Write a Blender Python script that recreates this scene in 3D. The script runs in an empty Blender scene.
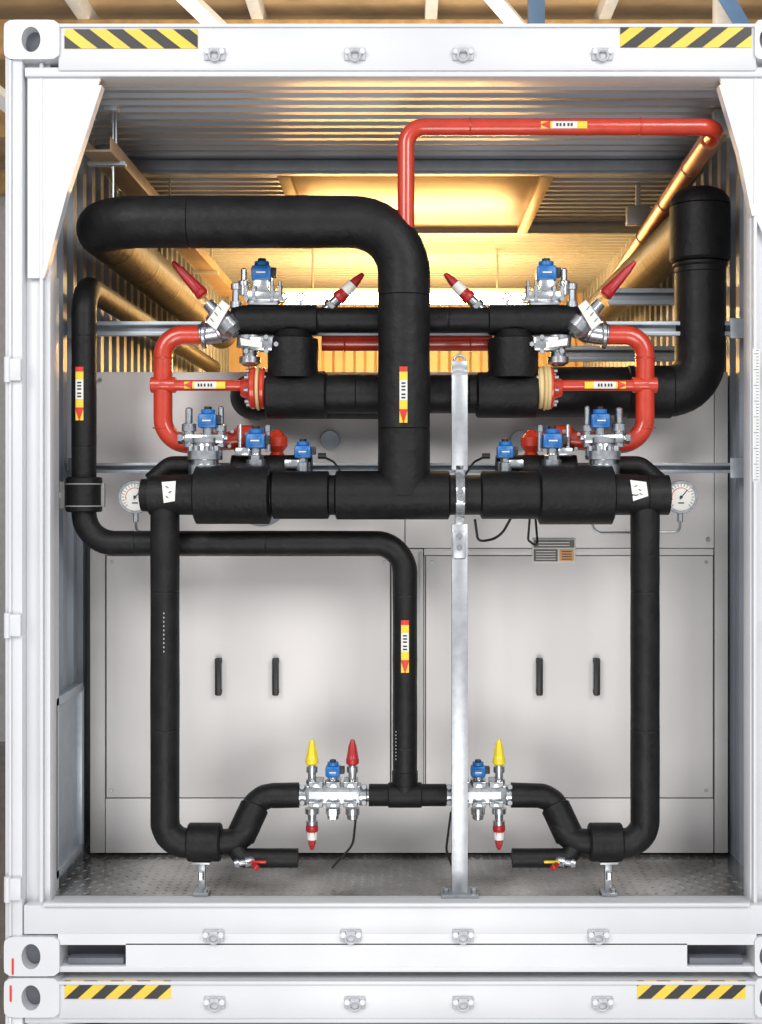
import bpy, bmesh, math, random
from mathutils import Vector, Matrix
random.seed(4)
# ---- survey scale: the container end frame is the plane Y=0, camera stands D metres in front of it
S=0.00316; D=4.2; VX=405.0; VY=490.0; ZC=1.533
def W(px,py,Y=0.0):
    k=S*(1+Y/D); return Vector(((px-VX)*k, Y, ZC-(py-VY)*k))
def R(r,Y=0.0): return r*S*(1+Y/D)

# ------------------------------------------------------------------ materials
MATS={}
def mat(name,col,rough=.5,metal=0.0,var=.08,vscale=8,bump=0.0,bscale=60,bdist=.003,spec=.5,emit=None,estr=0,coat=0,hi=None):
    if name in MATS: return MATS[name]
    m=bpy.data.materials.new(name); m.use_nodes=True
    nt=m.node_tree; b=nt.nodes['Principled BSDF']
    tc=nt.nodes.new('ShaderNodeTexCoord')
    n=nt.nodes.new('ShaderNodeTexNoise'); n.inputs['Scale'].default_value=vscale; n.inputs['Detail'].default_value=5
    nt.links.new(tc.outputs['Object'],n.inputs['Vector'])
    r=nt.nodes.new('ShaderNodeValToRGB')
    r.color_ramp.elements[0].position=.3; r.color_ramp.elements[1].position=.7
    lo=[max(0,c*(1-var)) for c in col]; h=hi or [min(1,c*(1+var)) for c in col]
    r.color_ramp.elements[0].color=(*lo,1); r.color_ramp.elements[1].color=(*h,1)
    nt.links.new(n.outputs['Fac'],r.inputs['Fac']); nt.links.new(r.outputs['Color'],b.inputs['Base Color'])
    b.inputs['Roughness'].default_value=rough; b.inputs['Metallic'].default_value=metal
    b.inputs['Specular IOR Level'].default_value=spec
    if coat: b.inputs['Coat Weight'].default_value=coat; b.inputs['Coat Roughness'].default_value=.15
    if bump>0:
        n2=nt.nodes.new('ShaderNodeTexNoise'); n2.inputs['Scale'].default_value=bscale; n2.inputs['Detail'].default_value=4
        nt.links.new(tc.outputs['Object'],n2.inputs['Vector'])
        bp=nt.nodes.new('ShaderNodeBump'); bp.inputs['Strength'].default_value=bump; bp.inputs['Distance'].default_value=bdist
        nt.links.new(n2.outputs['Fac'],bp.inputs['Height']); nt.links.new(bp.outputs['Normal'],b.inputs['Normal'])
    if emit:
        b.inputs['Emission Color'].default_value=(*emit,1); b.inputs['Emission Strength'].default_value=estr
    MATS[name]=m; return m
PAINT=mat('white_container_paint',(.63,.64,.665),.38,var=.04,vscale=3,bump=.08,bscale=25)
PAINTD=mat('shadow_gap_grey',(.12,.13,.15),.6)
LUG=mat('lashing_lug_paint',(.48,.49,.52),.35,var=.1,vscale=30)
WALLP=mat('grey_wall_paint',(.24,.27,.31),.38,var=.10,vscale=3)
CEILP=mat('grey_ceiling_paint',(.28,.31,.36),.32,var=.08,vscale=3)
CAB=mat('cabinet_sheet',(.69,.665,.655),.40,var=.03,vscale=2)
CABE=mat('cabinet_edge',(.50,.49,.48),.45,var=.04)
GAP=mat('seam_grey',(.22,.22,.22),.7)
FOAM=mat('black_foam_insulation',(.004,.004,.0045),.50,var=.4,vscale=14,bump=.55,bscale=36,bdist=.005,spec=.30,hi=(.009,.009,.010))
FOAM2=mat('black_foam_sleeve',(.0035,.0035,.004),.52,var=.3,vscale=22,bump=.55,bscale=60,bdist=.004,spec=.28,hi=(.007,.007,.0075))
BLK=mat('black_plastic',(.010,.010,.010),.45)
RED=mat('red_pipe_paint',(.53,.042,.018),.24,var=.15,vscale=14,bump=.3,bscale=80,bdist=.002,coat=.5)
TANLIT=mat('tan_lit_pipe',(.50,.21,.12),.30,metal=.2,var=.25,vscale=6,bump=.2,bscale=60,bdist=.002)  # tan glow falling on the pipe run is put into its colour
REDC=mat('red_cap_plastic',(.38,.014,.018),.33)
STEEL=mat('galvanised_steel',(.40,.42,.44),.38,metal=.8,var=.10,vscale=40,bump=.1,bscale=120)
STEELB=mat('bright_zinc',(.48,.50,.52),.24,metal=.92,var=.2,vscale=60)
ALU=mat('floor_aluminium',(.20,.185,.165),.20,metal=.75,var=.4,vscale=4,bump=.25,bscale=20,hi=(.58,.57,.56))
GALV=mat('strut_grey',(.38,.42,.46),.4,metal=.4,var=.1,vscale=20)
BLUE=mat('blue_coil_plastic',(.012,.14,.42),.35)
YEL=mat('yellow_cap_plastic',(.74,.60,.02),.35)
HY=mat('hazard_yellow',(.80,.53,.04),.4)
HB=mat('hazard_black',(.02,.02,.02),.45)
LY=mat('label_yellow',(.80,.58,.04),.4)
LW=mat('label_white',(.72,.72,.68),.45)
LR=mat('label_red',(.60,.03,.02),.4)
INK=mat('ink',(.02,.02,.03),.5)
CREAM=mat('gasket_cream',(.66,.50,.24),.55)
GOLD=mat('warm_lit_plywood',(.38,.24,.09),.33,var=.15,vscale=4)  # warm light on the hatch is painted into this gold base colour
BEAM=mat('tan_beam',(.30,.21,.13),.42,var=.15)
CONC=mat('hall_concrete',(.35,.34,.33),.8,var=.15,vscale=2)
WOOD=mat('hall_roof_wood',(.50,.36,.20),.6,var=.35,vscale=1.2)
HWHITE=mat('hall_white',(.70,.71,.72),.5)
HBLUE=mat('hall_blue',(.08,.16,.32),.45)
LAMP=mat('warm_tube',(1,.8,.5),.5,emit=(1,.74,.38),estr=50)
PLATE=mat('nameplate_dark',(.12,.11,.10),.4)
ORG=mat('nameplate_orange',(.75,.35,.12),.4)

# ------------------------------------------------------------------ mesh builder
class B:
    def __init__(s,name): s.name=name; s.bm=bmesh.new(); s.mats=[]
    def mi(s,m):
        if m not in s.mats: s.mats.append(m)
        return s.mats.index(m)
    def add(s,vs,fs,m):
        i=s.mi(m); bv=[s.bm.verts.new(v) for v in vs]
        for f in fs:
            try:
                fc=s.bm.faces.new([bv[k] for k in f]); fc.material_index=i; fc.smooth=True
            except ValueError: pass
    def box(s,c,size,m,bev=0.0,rot=None):
        t=bmesh.new(); bmesh.ops.create_cube(t,size=1)
        for v in t.verts: v.co=Vector((v.co.x*size[0],v.co.y*size[1],v.co.z*size[2]))
        if bev>0: bmesh.ops.bevel(t,geom=t.edges[:],offset=min(bev,min(size)*.45),segments=2,affect='EDGES',profile=.5)
        M=Matrix.Translation(c)@(rot.to_4x4() if rot else Matrix())
        t.verts.index_update()
        s.add([M@v.co for v in t.verts],[[v.index for v in f.verts] for f in t.faces],m); t.free()
    def bpx(s,x0,y0,x1,y1,Y0,Y1,m,bev=.002):   # box given by its elevation extents measured at depth Y0
        a=W(x0,y0,Y0); b=W(x1,y1,Y0)
        s.box(Vector(((a.x+b.x)/2,(Y0+Y1)/2,(a.z+b.z)/2)),(abs(b.x-a.x),Y1-Y0,abs(a.z-b.z)),m,bev)
    def sweep(s,pts,rad,m,seg=24,cap=True):
        n=len(pts)
        if not isinstance(rad,(list,tuple)): rad=[rad]*n
        tan=[]
        for i in range(n):
            a=pts[max(0,i-1)]; b=pts[min(n-1,i+1)]; d=(b-a)
            if d.length<1e-7: d=Vector(tan[-1]) if tan else Vector((0,0,1))
            tan.append(d.normalized())
        up=Vector((0,0,1)) if abs(tan[0].z)<.9 else Vector((1,0,0))
        u=(up-tan[0]*up.dot(tan[0])).normalized(); vs=[]
        for i in range(n):
            u=(u-tan[i]*u.dot(tan[i])).normalized(); w=tan[i].cross(u)
            for k in range(seg):
                a=2*math.pi*k/seg; vs.append(pts[i]+(u*math.cos(a)+w*math.sin(a))*rad[i])
        fs=[]
        for i in range(n-1):
            for k in range(seg):
                k2=(k+1)%seg; fs.append((i*seg+k,i*seg+k2,(i+1)*seg+k2,(i+1)*seg+k))
        if cap:
            fs.append(tuple(range(seg-1,-1,-1))); fs.append(tuple(range((n-1)*seg,n*seg)))
        s.add(vs,fs,m)
    def lathe(s,p,d,prof,m,seg=20):
        d=d.normalized(); up=Vector((0,0,1)) if abs(d.z)<.9 else Vector((1,0,0))
        u=(up-d*up.dot(d)).normalized(); w=d.cross(u); vs=[];fs=[]
        for t,r in prof:
            for k in range(seg):
                a=2*math.pi*k/seg; vs.append(p+d*t+(u*math.cos(a)+w*math.sin(a))*r)
        n=len(prof)
        for i in range(n-1):
            for k in range(seg):
                k2=(k+1)%seg; fs.append((i*seg+k,i*seg+k2,(i+1)*seg+k2,(i+1)*seg+k))
        fs.append(tuple(range(seg-1,-1,-1))); fs.append(tuple(range((n-1)*seg,n*seg)))
        s.add(vs,fs,m)
    def cyl(s,p0,p1,r,m,seg=20,r1=None,ch=.08):
        L=(p1-p0).length; r1=r if r1 is None else r1; c=min(r*ch,L*.3)
        s.lathe(p0,p1-p0,[(0,r-c),(c,r),(L-c,r1),(L,r1-c*r1/r)],m,seg)
    def tube(s,path,r,m,bend=.08,seg=24,lump=0.0):
        pts=[path[0]]; n=len(path)
        for i in range(1,n-1):
            a=path[i-1]; p=path[i]; b=path[i+1]
            d1=(a-p); d2=(b-p); L=min(d1.length,d2.length)*.49
            ang=d1.angle(d2)
            if ang>3.1: pts.append(p); continue
            t=min(bend/math.tan(ang/2),L) if ang>.01 else L
            rr=t*math.tan(ang/2)
            d1n=d1.normalized(); d2n=d2.normalized()
            bis=(d1n+d2n).normalized(); c=p+bis*(rr/math.sin(ang/2))
            A=p+d1n*t-c; Bv=p+d2n*t-c; th=math.pi-ang; ks=max(4,int(th/.15))
            for k in range(ks+1):
                f=k/ks
                v=(A*math.sin((1-f)*th)+Bv*math.sin(f*th))/math.sin(th)
                pts.append(c+v)
        pts.append(path[-1])
        out=[pts[0]]; rad=[r]; run=.18
        for p in pts[1:]:
            a=out[-1]; L=(p-a).length
            if L<1e-5: continue
            k=max(1,int(L/.07)) if lump>0 else 1
            dn=(p-a).normalized()
            for j in range(1,k+1):
                q=a.lerp(p,j/k); run+=L/k; rj=r*(1+random.uniform(-lump,lump))
                if lump>0 and run>.42 and L/k>.03 and j<k:   # glued butt joint between foam lengths
                    run=random.uniform(-.1,.08)
                    for o,f in((-.007,1.0),(-.002,1.003),(0,.978),(.002,1.003),(.007,1.0)):
                        out.append(q+dn*o); rad.append(rj*f)
                else: out.append(q); rad.append(rj)
        s.sweep(out,rad,m,seg)
    def torus(s,c,n,r,t,m,seg=24,a0=0,a1=2*math.pi):
        n=n.normalized(); up=Vector((0,0,1)) if abs(n.z)<.9 else Vector((1,0,0))
        u=(up-n*up.dot(n)).normalized(); w=n.cross(u)
        pts=[c+(u*math.cos(a0+(a1-a0)*k/seg)+w*math.sin(a0+(a1-a0)*k/seg))*r for k in range(seg+1)]
        s.sweep(pts,t,m,8)
    def sector(s,p0,p1,r,a,m,off=0.0015,c=0.0):
        d=(p1-p0).normalized(); f=Vector((0,-1,0)); sd=d.cross(f); vs=[];K=8
        for p in (p0,p1):
            for k in range(K+1):
                th=c-a+2*a*k/K; vs.append(p+(f*math.cos(th)+sd*math.sin(th))*(r+off))
        s.add(vs,[(k,k+1,K+2+k,K+1+k) for k in range(K)],m)
    def poly(s,pts,th,m):   # extruded polygon in XZ plane, thickness toward +Y
        n=len(pts); vs=list(pts)+[p+Vector((0,th,0)) for p in pts]
        fs=[tuple(range(n)),tuple(range(2*n-1,n-1,-1))]+[(i,i+n,(i+1)%n+n,(i+1)%n) for i in range(n)]
        s.add(vs,fs,m)
    def done(s,parent=None):
        bmesh.ops.recalc_face_normals(s.bm,faces=s.bm.faces[:])
        for e in s.bm.edges:
            if len(e.link_faces)==2 and e.calc_face_angle(0)>.6: e.smooth=False
        xs=[v.co for v in s.bm.verts]
        lo=Vector((min(v.x for v in xs),min(v.y for v in xs),min(v.z for v in xs)))
        hi=Vector((max(v.x for v in xs),max(v.y for v in xs),max(v.z for v in xs)))
        o=(lo+hi)/2; o.z=lo.z
        for v in s.bm.verts: v.co-=o
        me=bpy.data.meshes.new(s.name); s.bm.to_mesh(me); s.bm.free()
        for m in s.mats: me.materials.append(m)
        ob=bpy.data.objects.new(s.name,me); ob.location=o
        bpy.context.scene.collection.objects.link(ob)
        if parent: ob.parent=parent
        return ob
X1=Vector((1,0,0)); Z1=Vector((0,0,1)); Y1=Vector((0,1,0))

FLOOR=W(0,905,0).z; CEIL=W(0,79,0).z
WL=-1.165; WR=1.175; BACK=4.6

# ------------------------------------------------------------------ container end frame
def lash(b,px,py,dz=0):
    c=W(px,py,0)+Vector((0,-.002,dz))
    b.box(c+Vector((0,-.004,.0)),(.066,.010,.040),LUG,.004)
    b.box(c+Vector((0,-.014,.010)),(.030,.014,.014),LUG,.004)
    for sx in(-1,1): b.cyl(c+Vector((sx*.024,-.006,.006)),c+Vector((sx*.024,-.020,.006)),.009,PAINT,12)
    b.torus(c+Vector((0,-.016,-.006)),Y1+Z1*.25,.017,.004,LUG,18)
def hazard(b,x0,y0,x1,y1,lean,n,dz=0):
    a=W(x0,y0,0); c=W(x1,y1,0); h=a.z-c.z; L=c.x-a.x
    b.box(Vector(((a.x+c.x)/2,-.0045,(a.z+c.z)/2+dz)),(L,.003,h),HY,0)
    st=L/n; sk=h*lean
    for i in range(-2,n+2):
        q=[(a.x+i*st,0),(a.x+i*st+st*.5,0),(a.x+i*st+st*.5+sk,h),(a.x+i*st+sk,h)]
        # clip the slanted band to the plate ends
        def clip(poly,xc,keep):
            out=[]
            for k in range(len(poly)):
                p,q2=poly[k],poly[(k+1)%len(poly)]
                pi=(p[0]-xc)*keep>=0; qi=(q2[0]-xc)*keep>=0
                if pi: out.append(p)
                if pi!=qi:
                    t=(xc-p[0])/(q2[0]-p[0]); out.append((xc,p[1]+(q2[1]-p[1])*t))
            return out
        q=clip(q,a.x,1); q=clip(q,c.x,-1) if q else q
        if len(q)<3: continue
        b.poly([Vector((x,-.0075,c.z+z+dz)) for x,z in q],.002,HB)
def casting(b,cx,cz,w,h,hx):
    # corner casting: block with a real oval opening on the face
    Yf=-.012; dpt=.16; seg=32; rx=.030; rz=.040
    outer=[];inner=[];inb=[]
    for k in range(seg):
        a=2*math.pi*(k+.5)/seg; ca,sa=math.cos(a),math.sin(a)
        ex=(abs(ca)**8+abs(sa)**8)**(-1/8)
        outer.append(Vector((cx+ca*ex*w/2,Yf,cz+sa*ex*h/2)))
        inner.append(Vector((hx+rx*ca,Yf,cz+rz*sa))); inb.append(inner[-1]+Vector((0,.05,0)))
    ob=[p+Vector((0,dpt,0)) for p in outer]
    n=seg; vs=outer+inner+inb+ob; fs=[]
    for k in range(n):
        j=(k+1)%n
        fs+=[(k,j,n+j,n+k),(n+k,n+j,2*n+j,2*n+k),(k,3*n+k,3*n+j,j)]
    b.add(vs,fs,PAINT)
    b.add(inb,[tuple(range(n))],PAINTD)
    b.add(ob,[tuple(range(n))],PAINT)
def frame(dz,lower=False):
    b=B('shipping_container_frame')
    L=W(5,0).x; Rr=W(788,0).x; top=W(0,21).z+dz; bot=W(0,975).z+dz
    il=W(47,0).x; ir=W(753,0).x
    # posts (stepped sections)
    for sx,o,i in((1,L,il),(-1,Rr,ir)):
        a=o; m1=o+sx*.055
        b.box(Vector(((a+m1)/2,.06,(top+bot)/2)),(.055,.12,top-bot-.2),PAINT,.004)
        b.box(Vector(((m1+i)/2,.080,(top+bot)/2)),(abs(i-m1),.08,top-bot-.2),PAINT,.004)
        b.box(Vector(((m1+i)/2+sx*.016,.030,(top+bot)/2)),(.012,.03,top-bot-.25),PAINT,.003)
        b.box(Vector((o+sx*.018,-.004,(top+bot)/2)),(.01,.012,top-bot-.25),PAINT,.003)
        for hy in(370,625,888):
            z=W(0,hy).z+dz
            b.box(Vector((o+sx*.03,-.008,z)),(.05,.02,.07),PAINT,.004)
            b.cyl(Vector((o+sx*.012,-.014,z-.04)),Vector((o+sx*.012,-.014,z+.04)),.011,PAINT,14)
    # header
    zt=W(0,25).z+dz; zb=W(0,63 if lower else 71).z+dz
    xl=L+.168; xr=Rr-.100
    b.box(Vector(((xl+xr)/2,.048,(zt+zb)/2)),(xr-xl,.102,zt-zb),PAINT,.006)
    b.box(Vector(((L+Rr)/2,.06,zb-.001)),(Rr-L-.12,.11,.03),PAINT,.004)
    b.box(Vector(((xl+xr)/2,-.004,zt-.004)),(xr-xl,.012,.012),PAINT,.003)
    # sill
    zt2=FLOOR+dz; zb2=W(0,972).z+dz
    pk=[(W(64,0).x,W(126,0).x),(W(687,0).x,W(747,0).x)]
    zp0=W(0,966).z+dz; zp1=W(0,944).z+dz; zc=W(0,934).z+dz
    b.box(Vector(((L+Rr)/2,.048,(zt2+zc)/2)),(Rr-L-.12,.102,zt2-zc),PAINT,.003)
    b.box(Vector(((xl+xr)/2,.049,(zc+zp1)/2)),(xr-xl,.102,zc-zp1+.004),PAINT,0)
    b.box(Vector(((xl+xr)/2,.048,(zb2+zp0)/2)),(xr-xl,.102,zp0-zb2),PAINT,.003)
    b.box(Vector(((pk[0][1]+pk[1][0])/2,.049,(zp0+zp1)/2)),(pk[1][0]-pk[0][1],.102,zp1-zp0+.004),PAINT,0)
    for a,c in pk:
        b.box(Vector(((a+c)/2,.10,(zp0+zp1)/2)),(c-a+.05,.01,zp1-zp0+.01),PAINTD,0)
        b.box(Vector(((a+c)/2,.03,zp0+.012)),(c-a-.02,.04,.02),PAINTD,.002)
    b.box(Vector(((L+Rr)/2,.0,zt2+.004)),(W(745,0).x-W(40,0).x,.03,.012),PAINT,.003)
    for px in(214,351,463,598): lash(b,px,935,dz)
    for px in(215,355,463,602): lash(b,px,(46 if lower else 55),dz)
    # castings
    for px,w in((32,.175),(768,.108)):
        cx=L+w/2 if px<400 else Rr-w/2
        casting(b,cx,top-.062,w,.124,W(px,0).x); casting(b,cx,bot+.062,w,.124,W(px,0).x)
    # gussets
    for pts in([(26,66),(100,73),(97,84),(62,190),(40,277),(26,277)],[(786,66),(721,73),(723,84),(743,150),(756,215),(786,277)]):
        b.poly([W(x,y)+Vector((0,.018,dz)) for x,y in pts],.012,PAINT)
    b.poly([W(x,y)+Vector((0,.012,dz)) for x,y in [(97,84),(101,84),(66,192),(43,278),(39,277),(61,190)]],.04,PAINT)
    b.poly([W(x,y)+Vector((0,.012,dz)) for x,y in [(720,84),(724,84),(744,150),(757,215),(753,215),(740,152)]],.04,PAINT)
    # bottom / side rails running back
    for x in(L+.03,Rr-.03):
        b.box(Vector((x,BACK/2+.1,bot+.1)),(.05,BACK,.12),PAINT,.004)
        b.box(Vector((x,BACK/2+.1,top-.06)),(.05,BACK,.06),PAINT,.004)
    if not lower:
        hazard(b,65,30,198,49,-1.3,4); hazard(b,620,28,751,48,1.3,4)
        b.box(W(14,965)+Vector((0,-.014,0)),(.006,.002,.05),LR,0)
    else:
        hazard(b,65,24,171,42,1.1,4,dz); hazard(b,637,24,745,42,1.1,4,dz)
        b.box(W(12,36)+Vector((0,-.014,dz)),(.006,.002,.05),LR,0)
    return b.done()
frame(0)
frame(-(W(0,21).z-W(0,975).z)-.006,True)

# ------------------------------------------------------------------ shell
def profile(L,p,d):
    out=[];t=0
    while t<L:
        out+=[(t,0),(t+p*.36,0),(t+p*.5,d),(t+p*.86,d)]; t+=p
    return [q for q in out if q[0]<=L]+[(L,0)]
def wall(name,x,sgn):
    b=B(name); pr=profile(BACK-.12,.14,.03); vs=[];fs=[]
    for t,d in pr:
        for z in(FLOOR-.02,CEIL+.05): vs.append(Vector((x+sgn*(.03-d),.12+t,z)))
    n=len(pr)
    for i in range(n-1): fs.append((2*i,2*i+1,2*i+3,2*i+2))
    b.add(vs,fs,WALLP)
    o=b.done(); 
    for f in o.data.polygons: f.use_smooth=False
    return o
wall('wall_left',WL,-1); wall('wall_right',WR,1)
b=B('ceiling'); pr=profile(BACK-.1,.085,.022); vs=[];fs=[]
for t,d in pr:
    for x in(WL-.04,WR+.04): vs.append(Vector((x,.1+t,CEIL+.03-d)))
fs=[(2*i,2*i+1,2*i+3,2*i+2) for i in range(len(pr)-1)]
b.add(vs,fs,CEILP); o=b.done()
for f in o.data.polygons: f.use_smooth=False
b=B('wall_back'); vs=[];pr=profile(WR-WL,.14,.03)
for t,d in pr:
    for z in(FLOOR-.02,CEIL+.05): vs.append(Vector((WL+t,BACK+d,z)))
b.add(vs,[(2*i,2*i+1,2*i+3,2*i+2) for i in range(len(pr)-1)],mat('warm_wall',(.56,.42,.25),.4,var=.1)); o=b.done()
for f in o.data.polygons: f.use_smooth=False
# floor with raised tread lozenges
b=B('floor'); b.box(Vector(((WL+WR)/2,BACK/2+.05,FLOOR-.02)),(WR-WL,BACK-.1,.04),ALU,0)
vs=[];fs=[]; p=.032; ny=int(.48/p); nx=int((WR-WL-.04)/p)
for j in range(ny):
    for i in range(nx):
        x=WL+.03+i*p; y=.12+j*p; a=math.pi/4 if (i+j)%2 else -math.pi/4
        c,s_=math.cos(a),math.sin(a); k=len(vs)
        for lx,ly,z in((-.013,0,.0002),(0,-.004,.0002),(.013,0,.0002),(0,.004,.0002),(0,0,.0022)):
            vs.append(Vector((x+lx*c-ly*s_,y+lx*s_+ly*c,FLOOR+z)))
        fs+=[(k,k+1,k+4),(k+1,k+2,k+4),(k+2,k+3,k+4),(k+3,k,k+4)]
b.add(vs,fs,ALU); b.done()

# ceiling beams, hatch and tray
for Yb,(xa,xb) in((1.08,(WL,WR)),(2.3,(WL,WR))):
    b=B('ceiling_beam'); z=CEIL-.02
    b.box(Vector(((xa+xb)/2,Yb,z)),(xb-xa,.06,.05),GALV,.004); b.box(Vector(((xa+xb)/2,Yb-.03,z-.025)),(xb-xa,.012,.012),GALV,.002); b.done()
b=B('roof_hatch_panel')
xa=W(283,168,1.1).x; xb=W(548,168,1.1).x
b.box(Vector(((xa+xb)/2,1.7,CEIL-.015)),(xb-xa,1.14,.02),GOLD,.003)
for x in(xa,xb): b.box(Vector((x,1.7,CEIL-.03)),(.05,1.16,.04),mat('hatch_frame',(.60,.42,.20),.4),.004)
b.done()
b=B('cable_tray'); x=-1.02; z=W(0,128).z
b.box(Vector((x,1.85,z-.02)),(.09,3.3,.008),BEAM,.002)
for dx in(-.045,.045): b.box(Vector((x+dx,1.85,z)),(.006,3.3,.05),BEAM,.002)
for yy in(.35,1.4,2.6):
    b.cyl(Vector((x+.03,yy,z-.02)),Vector((x+.03,yy,CEIL+.02)),.005,STEEL,8)
    b.box(Vector((x,yy,z-.028)),(.13,.03,.015),GALV,.002)
b.box(W(112,103,.35),(.045,.04,.06),GALV,.004); b.cyl(W(113,100,.35),W(113,205,.35),.005,STEEL,8)
b.cyl(W(113,75,.35),W(113,103,.35),.007,STEEL,8)
b.done()
b=B('pipe_hanger'); b.box(W(638,216,1.5),(.10,.05,.08),GALV,.004)
zz=W(0,208,1.5).z; b.box(Vector((W(638,216,1.5).x,1.5,(zz+CEIL)/2)),(.02,.02,CEIL-zz+.02),GALV,.002); b.done()
b=B('pipe_hanger'); b.box(Vector((WR-.07,.35,CEIL-.05)),(.1,.05,.10),GALV,.004); b.done()

# warm tube lamp deep inside
b=B('tube_lamp'); c=W(405,299,3.0)
b.cyl(c-X1*.66,c+X1*.66,.028,LAMP,14); b.box(c+Z1*.040,(1.4,.07,.025),HWHITE,.004)
for sx in(-.5,.5): b.cyl(c+X1*sx+Z1*.04,Vector((c.x+sx,c.y,CEIL+.01)),.006,STEEL,8)
b.done()

# side wall lower frame (service panel) left & right measuring strip
b=B('service_panel')
for (y0,y1) in((.14,.50),):
    zt=W(0,700,.2).z; zb=FLOOR+.05
    for yy in(y0,y1): b.box(Vector((WL+.012,yy,(zt+zb)/2)),(.03,.03,zt-zb),GALV,.003)
    for zz in(zb,zt): b.box(Vector((WL+.012,(y0+y1)/2,zz)),(.03,y1-y0,.03),GALV,.003)
    b.box(Vector((WL+.004,(y0+y1)/2,(zt+zb)/2)),(.01,y1-y0,zt-zb),GALV,0)
b.done()
b=B('wall_upright'); b.box(Vector((WL+.012,.15,(FLOOR+W(0,270).z)/2)),(.03,.05,W(0,270).z-FLOOR),PAINT,.003)
b.done()
b=B('wall_upright'); b.box(Vector((WR-.012,.15,(FLOOR+W(0,200).z)/2)),(.03,.05,W(0,200).z-FLOOR),PAINT,.003)
b.done()
b=B('measuring_scale'); x=W(757.5,0).x
b.box(Vector((x,.018,W(0,415).z)),(.022,.004,.42),LW,0)
for k in range(42): b.box(Vector((x+(.004 if k%5 else 0),.0155,W(0,415).z-.205+k*.01)),(.008 if k%5 else .016,.001,.0018),INK,0)
b.done()

# ------------------------------------------------------------------ cabinet
YC=.58
b=B('equipment_cabinet')
a=W(90,372,YC); c=W(728,853,YC)
b.box(Vector(((a.x+c.x)/2,YC+.35,(a.z+FLOOR)/2)),(c.x-a.x-.01,.68,a.z-FLOOR-.004),GAP,.003)
def pan(x0,y0,x1,y1,m=CAB,t=.018,o=0): 
    b.bpx(x0,y0,x1,y1,YC-t-o,YC+.012,m,.0025)
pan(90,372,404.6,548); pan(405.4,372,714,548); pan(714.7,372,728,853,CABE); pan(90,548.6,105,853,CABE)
pan(106.4,556,390,797.6,o=.008); pan(392,549,423,798); pan(426,556,713,797.6,o=.008)
pan(105.6,548.6,391,555.4); pan(424,548.6,713.5,555.4)
pan(105.6,798.6,713.5,853,o=.002)
pan(419,552,421.5,795,CABE,.03)
pan(391.0,556,392,797,CABE,.012); pan(423.4,556,425.4,797,CABE,.012)
for px in(219,276,539,596):
    p=W(px,676,YC-.03)
    b.box(p+Vector((0,-.02,0)),(.024,.014,.135),BLK,.006)
    for s_ in(-1,1): b.box(p+Vector((0,-.004,s_*.055)),(.022,.03,.02),BLK,.004)
for px,py in((112,562),(384,562),(112,790),(384,790),(432,562),(706,562),(432,790),(706,790),(100,380),(395,380),(415,380),(708,380),(100,540),(395,540),(708,540)):
    q=W(px,py,YC-.022); b.cyl(q,q-Y1*.006,.007,STEEL,8)
q=W(262,500,YC-.018); b.cyl(q,q-Y1*.025,.095,GALV,32); b.cyl(q-Y1*.024,q-Y1*.03,.07,CABE,32)
for px in(330,520): b.cyl(W(px,440,YC-.018),W(px,440,YC-.05),.035,GALV,24)
b.done()
b=B('nameplate'); q=W(554,551,YC-.03)
b.box(q+Y1*.006,(.155,.010,.085),LW,.002)
b.box(q+Vector((0,-.001,.025)),(.145,.006,.026),PLATE,0)
b.box(q+Vector((.045,-.001,-.016)),(.05,.006,.038),ORG,0); b.box(q+Vector((-.03,-.001,-.016)),(.085,.006,.042),PLATE,0)
for k in range(4):
    b.box(q+Vector((-.03,-.0045,-.002-.009*k)),(.07,.001,.003),LW,0)
    b.box(q+Vector((.045,-.0045,-.002-.009*k)),(.035,.001,.003),INK,0)
for k in range(2): b.box(q+Vector((0,-.0045,.02+.01*k)),(.11,.001,.003),LW,0)
b.done()

# ------------------------------------------------------------------ labels
def label_v(b,px,y0,y1,Y,r,down=True):
    a=math.asin(min(.9,.0125/r))
    P=lambda y:W(px,y,Y)
    L=y1-y0
    b.sector(P(y0),P(y1),r,a,LY); b.sector(P(y0+L*.24),P(y0+L*.6),r,a*.96,LW,.0022)
    for f in (.28,.34,.40,.48,.54): b.sector(P(y0+L*f),P(y0+L*(f+.03)),r,a*.5,INK,.003)
    b.sector(P(y0),P(y0+L*.09),r,a*.99,LR,.0024)
    for k in range(6):
        f0=.76+.04*k; b.sector(P(y0+L*f0),P(y0+L*(f0+.04)),r,a*(1-k/6),LR,.003)
def label_h(b,x0,x1,py,Y,r,rev=False):
    a=math.asin(min(.9,.011/r)); P=lambda x:W(x,py,Y); L=x1-x0
    g=(lambda f:x0+L*f) if not rev else (lambda f:x1-L*f)
    def sec(f0,f1,aa,m,o): 
        p,q=sorted((g(f0),g(f1))); b.sector(P(p),P(q),r,aa,m,o)
    sec(0,1,a,LY,.0012); sec(.25,.78,a*.97,LW,.0018)
    for f in(.33,.40,.48,.57,.64): sec(f,f+.045,a*.4,INK,.0025)
    for k in range(5): sec(.2-.04*(k+1),.2-.04*k,a*(1-k/5),LR,.0025)

# ------------------------------------------------------------------ black insulated pipes
YM=.12
def V(px,py,Y=YM): return W(px,py,Y)
# A: supply riser
b=B('insulated_suction_pipe')
p0=V(91,222); bk=Vector((p0.x,3.2,p0.z))
b.tube([bk,p0,V(404,222),V(404,495)],R(26,YM),FOAM,bend=.17,seg=36,lump=.010)
label_v(b,403.5,369,424,YM,R(26.3,YM))
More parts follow.
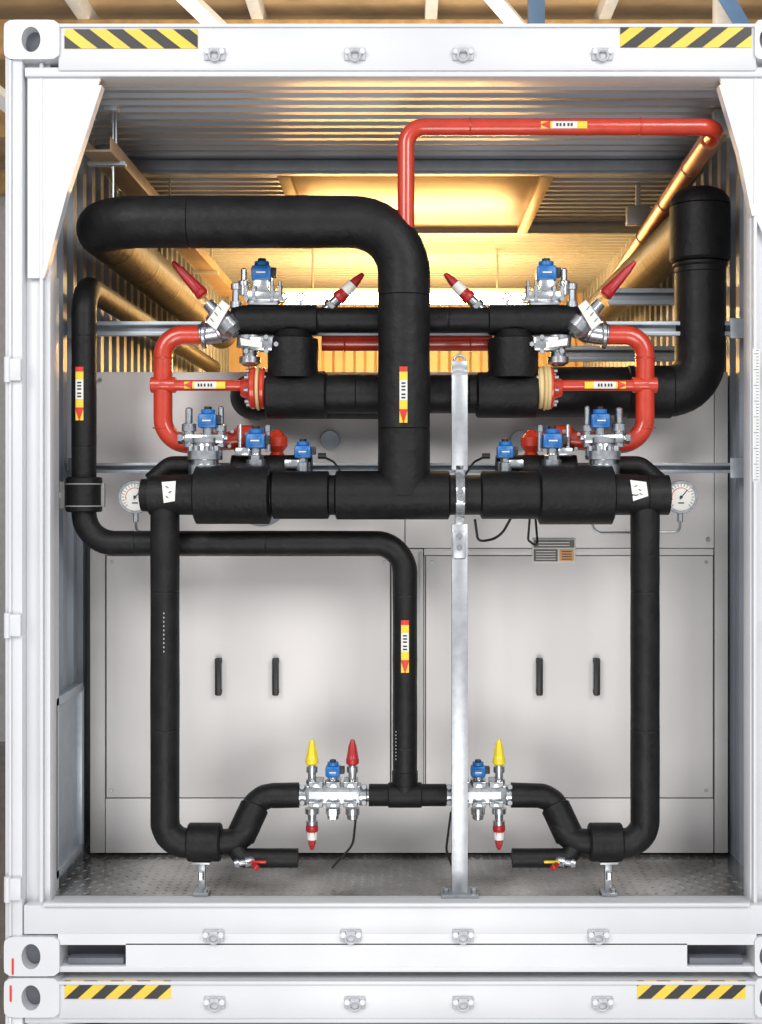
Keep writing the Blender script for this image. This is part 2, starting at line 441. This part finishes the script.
# header
b.tube([V(150,495),V(668,495)],R(20,YM),FOAM,seg=36,lump=.006)
b.lathe(V(140,495),X1,[(0,.03),(.006,R(16,YM)),(.06,R(18,YM)),(.12,R(17.5,YM))],FOAM2,32)
b.lathe(V(670,495),-X1,[(0,.03),(.006,R(16,YM)),(.06,R(18,YM)),(.12,R(17.5,YM))],FOAM2,32)
for x0,x1,r in((195,271,29),(272,330,24),(335,450,24.5),(480,540,24),(538,613,29.5)):
    b.lathe(V(x0,495),X1,[(0,R(r-4,YM)),(.006,R(r,YM)),((V(x1,0)-V(x0,0)).x-.006,R(r,YM)),((V(x1,0)-V(x0,0)).x,R(r-4,YM))],FOAM2,36)
b.poly([V(162,482,.06)-Y1*.005,V(176,481,.06)-Y1*.005,V(175,501,.06)-Y1*.005,V(164,503,.06)-Y1*.005],.004,LW)
b.poly([V(630,480,.06)-Y1*.005,V(646,482,.06)-Y1*.005,V(648,496,.06)-Y1*.005,V(633,501,.06)-Y1*.005],.004,LW)
for i,(x,y) in enumerate(((167,487),(170,492),(167,497),(636,486),(640,490),(637,495),(641,494))):
    b.box(V(x,y,.053),(.010,.002,.0022),INK,0,Matrix.Rotation(.5*(-1)**i,3,'Y'))
b.done()
# legs
for sg,xv,xs in((1,165,(187,222)),(-1,645,(591,622))):
    b=B('insulated_downpipe')
    f=(lambda x:x) if sg==1 else (lambda x:810-x)
    b.tube([V(f(165),500),V(f(165),843),V(f(210),843)],R(14.5,YM),FOAM,bend=.10,seg=28,lump=.014)
    b.tube([V(f(205),843),V(f(246),840,.14),V(f(254),796,.22),V(f(299),795,.22)],R(12.5,YM),FOAM,bend=.07,seg=28,lump=.02)
    b.cyl(V(f(240),838,.15),V(f(255),806,.20),R(15,YM),FOAM2,28)
    x0,x1=(188,221)
    a_,c_=V(f(x0),842),V(f(x1),842); b.cyl(a_,c_,R(19,YM),FOAM2,32)
    b.tube([V(f(152),482,.2),V(f(170),466,.2),V(f(200),466,.2)],R(10,.2),FOAM2,bend=.04)
    # drain branch
    b.tube([V(f(236),848,.13),V(f(242),858,.12),V(f(298),858,.12)],R(9.5,YM),FOAM,bend=.03)
    c=V(f(245),862,.085)
    b.lathe(c,Vector((-sg,-.25,-.1)),[(-.03,.012),(-.02,.018),(.0,.018),(.002,.011),(.02,.011),(.022,.017),(.035,.012)],STEELB,14)
    b.lathe(c+Vector((-.03*sg*-1,-.03,.0)),Vector((sg*.6,-.8,-.2)),[(0,.009),(.025,.009),(.027,.006),(.035,.004)],REDC,12)
    b.box(c+Vector((sg*.045,-.02,.006)),(.05,.012,.007),LR if sg==1 else LY,.002)
    if sg==1:
        for k in range(10): b.box(V(166.5,612+4.2*k,.12)-Y1*(R(14.5,YM)+.0005),(.003,.0012,.005),CABE,0)
    b.done()
    b=B('pipe_stand'); x=V(f(202),0).x; zt=V(0,860).z
    b.box(Vector((x,YM,(FLOOR+zt)/2)),(.022,.022,zt-FLOOR),STEEL,.002)
    b.box(Vector((x,YM,FLOOR+.006)),(.05,.07,.01),STEEL,.002)
    b.box(Vector((x,YM,zt-.004)),(.06,.06,.008),STEEL,.002)
    b.cyl(Vector((x+.014,YM-.02,FLOOR+.01)),Vector((x+.014,YM-.02,FLOOR+.02)),.009,STEELB,6)
    b.cyl(Vector((x,YM-.018,FLOOR+.05)),Vector((x,YM-.018,FLOOR+.075)),.010,STEELB,6)
    b.done()
# C: liquid loop
YL=.22
b=B('insulated_liquid_pipe')
q=W(84,285,YL); 
b.tube([Vector((q.x,3.2,q.z)),q,W(84,543,YL),W(405,543,YL),W(405,790,YL)],R(12.3,YL),FOAM,bend=.10,seg=28,lump=.014)
b.cyl(W(84,477,YL),W(84,512,YL),R(18,YL),FOAM2,28)
b.tube([W(369,795,YL),W(446,795,YL)],R(11,YL),FOAM2,seg=28)
b.cyl(W(388,795,YL),W(422,795,YL),R(12.5,YL),FOAM2,28)
b.cyl(W(405,770,YL),W(405,785,YL),R(12.9,YL),FOAM2,28)
label_v(b,82.5,368,421,YL,R(12.6,YL)); label_v(b,405,619,671,YL,R(12.6,YL))
for k in range(9): b.box(W(396,730+3.4*k,YL)-Y1*(R(9.5,YL)+.002),(.002,.0012,.004),CABE,0)
b.done()
b=B('pipe_clamp')
for py in(484,506): b.torus(W(84,py,YL),Z1,R(18.4,YL),.0025,GAP,28)
b.box(W(62,495,YL),(.025,.03,.09),GAP,.003); b.box(W(102,495,YL),(.02,.02,.08),GAP,.003)
b.box(Vector(((W(62,495,YL).x+WL)/2,YL,W(0,495,YL).z)),(W(62,495,YL).x-WL,.04,.02),STEEL,.002)
b.done()
# D: return pipe
YD=.42
b=B('insulated_return_pipe')
q=W(700,219,YD)
b.tube([Vector((q.x,3.2,q.z)),q,W(700,392,YD),W(520,392,YD)],R(25,YD),FOAM,bend=.115,seg=36,lump=.008)
b.cyl(W(700,205,YD),W(700,262,YD),R(30,YD),FOAM2,36)
b.cyl(W(700,262,YD),W(700,268,YD),R(27,YD),FOAM2,36)
b.lathe(W(700,206,YD),Z1,[(0,R(30,YD)),(.02,R(29,YD)),(.045,R(24,YD)),(.06,R(15,YD)),(.065,R(6,YD))],FOAM2,36)
b.cyl(W(672,392,YD),W(626,392,YD),R(26.5,YD),FOAM2,36)
b.done()
b=B('insulated_return_pipe')
q=W(252,396,YD)
b.tube([W(420,396,YD),q,Vector((q.x,.5,q.z))],R(23,YD),FOAM,bend=.07,seg=32,lump=.008)
b.done()
# E: economiser row
YE=.27
b=B('insulated_valve_station')
b.tube([W(232,320,YE),W(578,320,YE)],R(13,YE),FOAM,seg=28,lump=.01)
b.cyl(W(236,320,YE),W(318,320,YE),R(15,YE),FOAM2,28); b.cyl(W(488,320,YE),W(577,320,YE),R(15,YE),FOAM2,28)
b.tube([W(266,394,YE),W(536,394,YE)],R(19.5,YE),FOAM,seg=36,lump=.006)
b.cyl(W(266,395,YE),W(327,395,YE),R(24,YE),FOAM2,36); b.cyl(W(476,395,YE),W(537,395,YE),R(23,YE),FOAM2,36)
for px in(293,513):
    b.lathe(W(px,378,YE),Z1,[(0,R(25,YE)),(.1,R(25.5,YE)),(.13,R(25,YE)),(.135,R(20,YE)),(.16,R(16,YE))],FOAM2,36)
b.done()
# ------------------------------------------------------------------ red pipes
b=B('red_gas_pipe')
Yr=.10; p1=W(718,127,Yr)
pe=W(603,298,2.7); pm=p1.lerp(pe,.045)
b.tube([W(406,230,Yr),W(406,127,Yr),p1,pm],R(8.5,Yr),RED,bend=.06,seg=24)
b.tube([pm,pe],R(10.5,Yr),TANLIT,seg=24)
b.tube([pm+Vector((.055,0,.02)),pe+Vector((.055,0,.02))],.008,BEAM,seg=10)
for t in(.12,.3,.5): 
    q=pm.lerp(pe,t); b.torus(q,pe-pm,R(10.8,Yr),.003,TANLIT,20)
label_h(b,540,586,127,Yr,R(8.6,Yr),rev=False)
for px in(470,640): b.torus(W(px,127,Yr),X1,R(8.7,Yr),.0025,RED,20)
b.done()
for sg in(1,-1):
    f=(lambda x:x) if sg==1 else (lambda x:808-x)
    b=B('red_gas_pipe')
    Y=.27
    b.tube([W(f(205),335,Y),W(f(163),335,Y),W(f(163),446,Y),W(f(238),440,Y)],R(9.5,Y),RED,bend=.085,seg=24)
    b.cyl(W(f(151),385,Y-.01),W(f(176),385,Y-.01),R(8,Y),RED,20)
    b.tube([W(f(160),385.5,Y-.02),W(f(254),385.5,YE)],R(5.5,Y),RED,seg=20)
    # flange
    g=f if sg==1 else (lambda x:803-x)
    c0=W(g(250),388,YE); c1=W(g(257),388,YE); c2=W(g(260),388,YE); c3=W(g(266),388,YE)
    b.cyl(W(g(241),388,YE),c0,R(9,YE),RED,20,r1=R(12,YE))
    b.cyl(c0,c1,R(21,YE),RED,32); b.cyl(c1,c2,R(22.5,YE),CREAM,32); b.cyl(c2,c3,R(21,YE),RED if sg==1 else CREAM,32)
    if sg==-1: b.cyl(W(g(253),388,YE),W(g(257),388,YE),R(22,YE),CREAM,32)
    for k in range(8):
        a=math.pi/4*k+.2; o=Vector((0,math.cos(a),math.sin(a)))*R(17,YE)
        b.cyl(W(g(246),388,YE)+o,W(g(268),388,YE)+o,.007,STEEL,6)
    # weld collars
    for py in(358,428): b.torus(W(f(163),py,Y),Z1,R(9.6,Y),.003,RED,20)
    if sg==1: label_h(b,185,226,385.5,.255,R(5.6,Y))
    else: label_h(b,584,625,385.5,.255,R(5.6,Y),rev=True)
    # lower red valve bodies
    b.lathe(W(f(232),440,.3),Vector((sg,0,0)),[(0,.03),(.02,.05),(.07,.05),(.08,.03),(.17,.03)],RED,24)
    b.lathe(W(f(277),470,.3),Z1,[(0,.03),(.04,.034),(.06,.02),(.08,.036),(.11,.036),(.125,.02),(.135,.012)],RED,20)
    for k in range(4):
        a=math.pi/2*k+.6; b.cyl(W(f(238),440,.25)+Vector((.0,-.01,0))+Vector((math.cos(a)*.035,0,math.sin(a)*.035)),W(f(238),440,.22)+Vector((math.cos(a)*.035,0,math.sin(a)*.035)),.007,STEELB,6)
    b.done()
b=B('red_gas_pipe'); b.tube([W(322,343,.4),W(492,343,.4)],R(8,.4),RED,seg=24)
for px in(345,470): b.torus(W(px,343,.4),X1,R(8.1,.4),.003,RED,20)
b.done()

# ------------------------------------------------------------------ valves
def cap(b,p,d,m,L=.09,r=.018,tape=False):
    d=d.normalized()
    b.lathe(p,d,[(0,r*.8),(.006,r*1.15),(.02,r*1.15),(.024,r),(L*.45,r*.85),(L*.9,r*.5),(L,r*.3)],m,16)
    for k in range(6):
        up=Vector((0,0,1)) if abs(d.z)<.9 else Vector((1,0,0)); u=(up-d*up.dot(d)).normalized(); w=d.cross(u)
        a=k*math.pi/3; o=(u*math.cos(a)+w*math.sin(a))
        b.cyl(p+d*.022+o*r*.95,p+d*(L*.8)+o*r*.55,.0022,m,6)
    if tape: b.lathe(p+d*L*.3,d,[(0,r*1.0),(L*.3,r*.9)],LW,16)
def coil(b,c,s_=1.0,wire=True):
    # solenoid coil: blue housing with grey nut and base stem; c is centre of the coil
    b.box(c,(.058*s_,.055*s_,.045*s_),BLUE,.008)
    b.box(c+Vector((0,-.029*s_,0)),(.034*s_,.006,.026*s_),BLUE,.002)
    b.box(c+Vector((0,-.033*s_,0)),(.026*s_,.001,.004*s_),LW,0)
    b.cyl(c+Z1*.022*s_,c+Z1*.036*s_,.022*s_,BLUE,20); b.cyl(c+Z1*.034*s_,c+Z1*.045*s_,.012*s_,BLK,6)
    b.box(c+Vector((.034*s_,0,.004)),(.02,.03*s_,.028*s_),BLK,.003)
    b.cyl(c-Z1*.055*s_,c-Z1*.02*s_,.016*s_,STEELB,16); b.cyl(c-Z1*.06*s_,c-Z1*.042*s_,.024*s_,STEELB,6)
for sg in(1,-1):
    f=(lambda x:x) if sg==1 else (lambda x:808-x)
    Y=YE
    # angle stop valve with red cap
    b=B('angle_stop_valve')
    d=W(f(172),262,Y-.03)-W(f(212),306,Y-.03)
    b.lathe(W(f(236),334,Y-.02),d,[(0,.03),(.02,.046),(.055,.046),(.058,.030),(.085,.028),(.087,.04),(.105,.04),(.108,.022),(.14,.020)],STEELB,18)
    cap(b,W(f(204),296,Y-.03),d,REDC,.155,.020)
    b.cyl(W(f(200),335,Y),W(f(226),331,Y),R(11,Y),STEELB,20); b.cyl(W(f(202),335,Y),W(f(207),335,Y),R(14,Y),STEELB,20)
    b.cyl(W(f(216),331,Y),W(f(236),322,Y),R(14,Y),STEELB,20)
    b.poly([W(f(x),y,Y-.075) for x,y in((206,322),(222,300),(230,306),(216,330))][::sg],.002,LW)
    for i,(x,y) in enumerate(((212,320),(216,314),(220,308))): b.box(W(f(x),y,Y-.077),(.016,.001,.0022),INK,0,Matrix.Rotation(.9*sg,3,'Y'))
    b.done()
    # block with coil
    b=B('solenoid_valve')
    b.box(W(f(264),297,Y),(.12,.07,.035),STEELB,.006); b.box(W(f(262),287,Y),(.05,.055,.05),STEELB,.006)
    b.box(W(f(264),303,Y),(.10,.06,.02),STEEL,.004)
    coil(b,W(f(262),274,Y),1.15)
    for x in(246,254,272,280):
        b.cyl(W(f(x),300,Y-.03),W(f(x),286,Y-.03),.009,STEELB,6); b.cyl(W(f(x),290,Y-.02),W(f(x),281,Y-.02),.006,STEEL,6)
        b.cyl(W(f(x),299,Y-.034),W(f(x),299,Y-.045),.008,STEEL,6)
    b.lathe(W(f(244),295,Y-.02),Z1,[(0,.015),(.03,.015),(.032,.02),(.045,.02),(.05,.01),(.085,.01),(.09,.005)],STEELB,12)
    b.lathe(W(f(236),308,Y-.01),Z1,[(0,.02),(.02,.02),(.022,.013),(.06,.013),(.062,.018),(.08,.018),(.085,.008)],STEEL,12)
    for x in(283,301): b.torus(W(f(x),297,Y-.01),Y1,.013,.0035,STEEL,16)
    b.cyl(W(f(301),301,Y-.01),W(f(301),312,Y-.01),.006,STEEL,8)
    b.box(W(f(278),300,Y+.01),(.05,.05,.02),STEELB,.004)
    # bottom body under the black pipe
    b.lathe(W(f(250),366,Y-.01),Z1,[(0,.02),(.01,.036),(.03,.036),(.032,.025),(.06,.026),(.062,.045),(.10,.045),(.105,.03)],STEELB,18)
    b.box(W(f(262),344,Y-.03),(.09,.05,.05),STEELB,.008)
    for x,y in((246,337),(266,337),(246,351),(266,351),(276,344)): b.cyl(W(f(x),y,Y-.05),W(f(x),y,Y-.075),.009,STEEL,6)
    b.poly([W(f(x),y,Y-.085) for x,y in((240,338),(262,342),(262,348),(241,345))],.002,LW)
    b.done()
    # slanted service valve with taped cap
    b=B('service_valve')
    d=W(f(363),274,Y)-W(f(334),303,Y)
    b.cyl(W(f(322),314,Y),W(f(338),299,Y),.020,STEELB,16,r1=.018); b.cyl(W(f(329),308,Y),W(f(333),304,Y),.027,STEELB,6)
    cap(b,W(f(337),300,Y),d,REDC,.125,.021,True)
    b.done()
    # lower stop valve on header
    b=B('stop_valve')
    Yv=.16
    b.lathe(W(f(205),474,Yv),Z1,[(0,.055),(.03,.055),(.032,.045),(.045,.045),(.047,.058),(.075,.058),(.078,.04),(.10,.036),(.102,.046),(.118,.046),(.122,.026)],STEELB,22)
    for k in range(8):
        a=k*math.pi/4+.3; o=Vector((math.cos(a),math.sin(a),0))*.047
        b.cyl(W(f(205),474,Yv)+o+Z1*.07,W(f(205),474,Yv)+o+Z1*.092,.009,STEEL,6)
    b.lathe(W(f(189),447,Yv),Z1,[(0,.018),(.05,.018),(.052,.024),(.075,.024),(.08,.012),(.125,.012),(.13,.006)],STEELB,12)
    b.lathe(W(f(221),447,Yv),Z1,[(0,.014),(.05,.014),(.052,.019),(.07,.019),(.075,.010),(.13,.009),(.135,.004)],STEELB,12)
    b.box(W(f(205),439,Yv),(.13,.05,.03),STEELB,.006)
    coil(b,W(f(208),421,Yv),1.05)
    b.cyl(W(f(180),438,Yv),W(f(228),438,Yv),.012,STEELB,12); b.cyl(W(f(178),438,Yv),W(f(183),438,Yv),.02,STEELB,6)
    b.done()
    b=B('solenoid_valve')
    coil(b,W(f(256),441,.2),1.1)
    b.lathe(W(f(256),472,.2),Z1,[(0,.03),(.02,.034),(.04,.034),(.045,.02),(.06,.018)],STEELB,18)
    b.box(W(f(243),452,.2),(.05,.04,.03),STEELB,.006); b.cyl(W(f(268),452,.2),W(f(268),425,.2),.008,STEELB,8); b.cyl(W(f(268),432,.2),W(f(268),426,.2),.014,STEELB,6)
    b.tube([W(f(240),452,.2),W(f(240),425,.22)],.006,STEEL,seg=8)
    b.done()
    b=B('solenoid_valve')
    coil(b,W(f(303),452,.2),.95)
    b.cyl(W(f(303),474,.2),W(f(303),462,.2),.024,STEELB,16); b.box(W(f(292),464,.2),(.05,.035,.03),STEELB,.005)
    b.cyl(W(f(318),456,.2),W(f(326),456,.2),.010,BLK,10)
    b.tube([W(f(322),456,.2),W(f(334),462,.22),W(f(342),474,.3)],.004,BLK,bend=.03,seg=8)
    b.done()
    # black foam elbow stub behind header under the coils
    b=B('insulated_branch_pipe'); b.tube([W(f(232),470,.26),W(f(312),470,.26)],R(15,.26),FOAM2,seg=24)
    b.done()
# cables
b=B('cable'); b.tube([W(475,520,.2),W(478,542,.3),W(500,538,.35),W(512,516,.3)],.0045,BLK,bend=.05,seg=8)
b.tube([W(530,515,.2),W(528,540,.3),W(538,548,.35),W(535,512,.4)],.004,BLK,bend=.03,seg=8); b.done()

# gauges
for px,py,sg in((136,497,1),(680,497,-1)):
    Y=.30; b=B('pressure_gauge'); c=W(px,py,Y)
    b.lathe(c,-Y1,[(-.02,.045),(-.015,.056),(.018,.056),(.024,.054),(.024,.048),(.016,.047)],STEELB,32)
    b.cyl(c-Y1*.012,c-Y1*.018,.048,LW,32)
    for k in range(19):
        a=math.radians(225-15*k); o=Vector((math.cos(a),0,math.sin(a)))
        b.box(c-Y1*.019+o*.040,(.008,.001,.0018),INK,0,Matrix.Rotation(-a,3,'Y'))
    b.torus(c-Y1*.0185,Y1,.031,.0012,LR,30,a0=-1.9,a1=1.0)
    b.box(c-Y1*.020+Vector((.008,0,.008)),(.04,.001,.0028),INK,0,Matrix.Rotation(-.9,3,'Y')); b.cyl(c-Y1*.018,c-Y1*.023,.005,INK,10)
    b.box(c-Y1*.019-Z1*.02,(.02,.001,.004),INK,0)
    b.cyl(c-Z1*.05,c-Z1*.085,.010,STEELB,6)
    if sg==-1: b.tube([c-Z1*.08,W(680,532,Y),W(596,533,Y),W(590,520,Y)],.0045,STEEL,bend=.03,seg=8)
    else: b.tube([c-Z1*.08,W(136,532,Y),W(170,532,Y)],.0045,STEEL,bend=.03,seg=8)
    b.done()

# ------------------------------------------------------------------ manifolds at the bottom
def manifold(x0,x1,st,name='valve_manifold'):
    b=B(name); Y=YL; yc=795
    b.bpx(x0+6,786,x1-6,805,Y-.03,Y+.03,STEELB,.006)
    n=3; 
    for i in range(n):
        xa=x0+8+(x1-x0-16)*i/n; xb=x0+8+(x1-x0-16)*(i+1)/n
        b.bpx(xa+1.5,782,xb-1.5,788.5,Y-.042,Y+.042,STEELB,.004); b.bpx(xa+1.5,802,xb-1.5,808,Y-.042,Y+.042,STEELB,.004)
        for xx in(xa+4,xb-4):
            for yy in(785,805): b.cyl(W(xx,yy,Y-.042),W(xx,yy,Y-.056),.008,STEEL,6)
    for xa,xb,r in((x0-3,x0+1,.022),(x0,x0+8,.034),(x1-8,x1,.034),(x1-1,x1+3,.022)): b.cyl(W(xa,yc,Y),W(xb,yc,Y),r,STEELB,24)
    for yy in(787,803):
        for xx in(x0+3,x1-3): b.cyl(W(xx,yy,Y-.02),W(xx,yy,Y-.045),.009,STEEL,6)
    for x,top,bt in st:
        p=W(x,783,Y)
        if top=='coil':
            b.lathe(p,Z1,[(0,.026),(.012,.026),(.013,.017),(.03,.016)],STEELB,16); coil(b,W(x,771,Y),.85)
        elif top:
            b.lathe(p,Z1,[(0,.020),(.012,.020),(.013,.014),(.035,.014),(.036,.019),(.055,.019),(.056,.012),(.065,.012)],STEELB,14)
            cap(b,W(x,765,Y),Z1,top,.085,.019)
        q=W(x,808,Y)
        if bt=='cap':
            b.lathe(q,-Z1,[(0,.024),(.018,.024),(.02,.015),(.04,.014),(.042,.02),(.055,.02),(.057,.012)],STEELB,14)
            cap(b,W(x,824,Y),-Z1,REDC,.085,.018,True)
        else:
            b.lathe(q,-Z1,[(0,.024),(.02,.024),(.022,.020),(.036,.018),(.04,.010)],STEELB,6 if bt=='hex' else 16)
    b.poly([W(x,y,Y-.034) for x,y in((x0+10,792),(x1-12,792),(x1-12,799),(x0+10,799))],.004,STEEL)
    return b
b=manifold(299,367,[(312,YEL,'cap'),(333,'coil','hex'),(352.5,REDC,'round')])
b.tube([W(356,816,YL),W(353,845,.26),W(332,868,.28)],.004,BLK,bend=.08,seg=8); b.done()
b=manifold(446,513,[(458,None,'hex'),(478,'coil','round'),(499,YEL,'cap')])
b.tube([W(451,812,YL),W(446,850,.26),W(452,866,.28)],.004,BLK,bend=.08,seg=8); b.done()

# ------------------------------------------------------------------ support post and rails
b=B('support_post'); Y=YM
def chan(px,y0,y1,w=16):
    a=W(px,y0,Y); z1=W(px,y1,Y).z; hw=R(w,Y)/2
    b.box(Vector((a.x,Y-.018,(a.z+z1)/2)),(2*hw,.004,a.z-z1),STEEL,.001)
    for s_ in(-1,1): b.box(Vector((a.x+s_*(hw-.002),Y,(a.z+z1)/2)),(.004,.04,a.z-z1),STEEL,.001)
zf=905-415*(1-1/(1+Y/D))
chan(459.5,372,470); chan(459.5,524,zf)
a=W(459.5,0,Y).x
b.box(Vector((a,Y,FLOOR+.005)),(.12,.11,.01),STEEL,.002)
for s_ in(-.045,.045): b.cyl(Vector((a+s_,Y-.03,FLOOR+.01)),Vector((a+s_,Y-.03,FLOOR+.028)),.011,STEELB,6)
b.box(W(459.5,545,Y-.025),(.044,.012,.085),STEEL,.003)
b.box(W(459.5,366,Y),(.05,.05,.03),STEEL,.003); b.torus(W(459.5,360,Y),Y1,.016,.005,STEEL,16)
b.box(W(459.5,372,(Y)),(.05,.045,.02),STEEL,.002)
# two-part clamp ring
rr=R(22,YM)
b.lathe(V(455,495),X1,[(0,rr),(.001,rr+.006),(R(9,YM),rr+.006),(R(9,YM)+.001,rr)],STEELB,36)
for dy in(-1,1): 
    b.box(V(459.5,495)+Z1*dy*(rr+.012),(.03,.04,.03),STEEL,.003)
b.box(V(459.5,495)-Y1*(rr+.010),(.03,.02,.05),STEELB,.003)
for dz in(-.012,.012): b.cyl(V(459.5,495)-Y1*(rr+.015)+Z1*dz,V(459.5,495)-Y1*(rr+.03)+Z1*dz,.009,STEELB,6)
for yy in(536,548): b.cyl(W(459.5,yy,Y-.03),W(459.5,yy,Y-.045),.010,STEELB,6)
b.box(Vector((W(459.5,0,Y).x,Y,W(0,430,Y).z)),(.03,.02,.2),STEEL,0)
b.done()
def rail(py,Y,h=13,xa=WL,xb=WR,name='strut_rail'):
    b=B(name); z=W(0,py,Y).z; hh=R(h,Y); c=(xa+xb)/2; L=xb-xa
    b.box(Vector((c,Y+.012,z)),(L,.004,hh),GALV,.001)
    for s_ in(-1,1):
        b.box(Vector((c,Y-.004,z+s_*hh/2)),(L,.03,.004),GALV,.001)
        b.box(Vector((c,Y-.018,z+s_*hh*.36)),(L,.003,hh*.24),GALV,.001)
    for x in(WL+.03,WR-.03): 
        if xa<=x<=xb: b.box(Vector((x,Y-.022,z)),(.05,.008,.07),GALV,.003)
    b.done()
rail(329,.40); rail(468,.40,9); rail(297,.9,15,xa=.78); rail(354,1.2,14,xa=.60)
b=B('pipe_bracket'); b.box(W(205,332,.36),(.06,.05,.04),GALV,.004); b.done()

# refrigeration machinery, seen over the cabinet
b=B('refrigeration_unit')
b.box(Vector((0.0,2.6,FLOOR+.72)),(1.9,1.6,1.44),mat('unit_housing',(.42,.38,.32),.4),.02)
for k in range(9): b.box(Vector((-.8+.2*k,1.79,FLOOR+.95)),(.16,.02,.7),mat('unit_panel',(.5,.45,.38),.4),.006)
for x in(-.62,.62):
    b.lathe(Vector((x,2.2,FLOOR+1.44)),Z1,[(0,.16),(.02,.17),(.22,.17),(.26,.12),(.27,.05)],mat('unit_tank',(.5,.45,.36),.35,metal=.4),28)
b.done()

# ------------------------------------------------------------------ lower container body, hall
LZ=-(W(0,21).z-W(0,975).z)-.006
b=B('shipping_container_door')
b.box(Vector((-.02,.13,LZ+1.5)),(2.2,.03,2.75),mat('blue_door',(.10,.14,.22),.45),.004)
for x in(-.8,-.3,.3,.8): b.cyl(Vector((x,.08,LZ+.2)),Vector((x,.08,LZ+2.8)),.017,STEEL,14)
b.done()
b=B('hall_floor'); b.box(Vector((0,6,LZ-.06)),(40,36,.1),CONC,0); b.done()
b=B('hall_roof')
b.box(Vector((0,13,7.2)),(34,22,.1),WOOD,0)
for k in range(-8,9): b.box(Vector((k*2.0+.3,13,7.05)),(.14,22,.2),HWHITE,.01)
for k in range(5): b.box(Vector((0,4+3.6*k,6.75)),(34,.22,.4),mat('hall_timber',(.50,.33,.15),.6,var=.2),.01)
b.done()
for x0,x1,m in((-2.6,-.4,HWHITE),(.2,2.2,HWHITE),(2.4,4.0,HBLUE),(-5.5,-3,HWHITE)):
    b=B('roof_truss'); a=Vector((x0,7.4,6.5)); c=Vector((x1,8.4,4.6)); d=(c-a)
    b.sweep([a,c],.09,m,4); b.sweep([Vector((x0,7.5,6.5)),Vector((x1+1,7.5,6.5))],.08,m,4); b.done()
for x in(.62,1.5): 
    b=B('hall_column'); b.box(Vector((x*2.1,9,(LZ+7.1)/2)),(.16,.16,7.1-LZ),HBLUE if x<1 else HWHITE,.01); b.done()
b=B('hall_wall'); b.box(Vector((0,20,2)),(40,.2,11),HWHITE,0); b.done()

# ------------------------------------------------------------------ lights
def area(name,loc,target,size,power,col=(1,1,1),sy=None):
    l=bpy.data.lights.new(name,'AREA'); l.energy=power; l.color=col; l.size=size
    if sy: l.shape='RECTANGLE'; l.size_y=sy
    o=bpy.data.objects.new(name,l); o.location=loc
    o.rotation_euler=(Vector(target)-Vector(loc)).to_track_quat('-Z','Y').to_euler()
    bpy.context.scene.collection.objects.link(o); return o
area('hall_fill',(-3.2,-5.5,4.6),(0,.3,1.4),2.6,215,(1,.98,.95))  # unseen softbox pair added behind the camera to light the front
area('hall_fill',(3.2,-5.5,4.6),(0,.3,1.4),2.6,215,(1,.98,.95))
area('hall_fill',(0,-5.5,-1.5),(0,.5,2.0),3.0,170,(1,.98,.96))  # unseen low softbox, added as frontal fill from below
area('container_glow_fill',(0,3.4,2.2),(0,3.1,3.0),1.4,52,(1,.52,.15),.3)  # this and the next: unseen area lights added to spread the tube's glow
area('container_glow_fill',(0,2.2,2.35),(0,4.6,2.1),1.2,70,(1,.54,.17),.3)
area('container_glow_fill',(-.1,1.35,2.72),(-.1,1.3,0),1.2,9,(1,.7,.35),.1)  # unseen area light added to brighten the pipe tops
area('hall_fill',(0,8,4.2),(0,10,7.2),5,400,(1,.85,.65))
w=bpy.data.worlds.new('World'); bpy.context.scene.world=w; w.use_nodes=True
w.node_tree.nodes['Background'].inputs['Color'].default_value=(.92,.95,1,1)
w.node_tree.nodes['Background'].inputs['Strength'].default_value=.60

# ------------------------------------------------------------------ camera
cd=bpy.data.cameras.new('camera'); co=bpy.data.objects.new('camera',cd)
bpy.context.scene.collection.objects.link(co)
co.location=(0,-D,ZC); co.rotation_euler=(math.pi/2,0,0)
cd.sensor_width=36; cd.lens=36*(D/S)/1024
cd.shift_x=(381-VX)/1024; cd.shift_y=-(512-VY)/1024
cd.clip_end=200
bpy.context.scene.camera=co
bpy.context.scene.view_settings.view_transform='Standard'
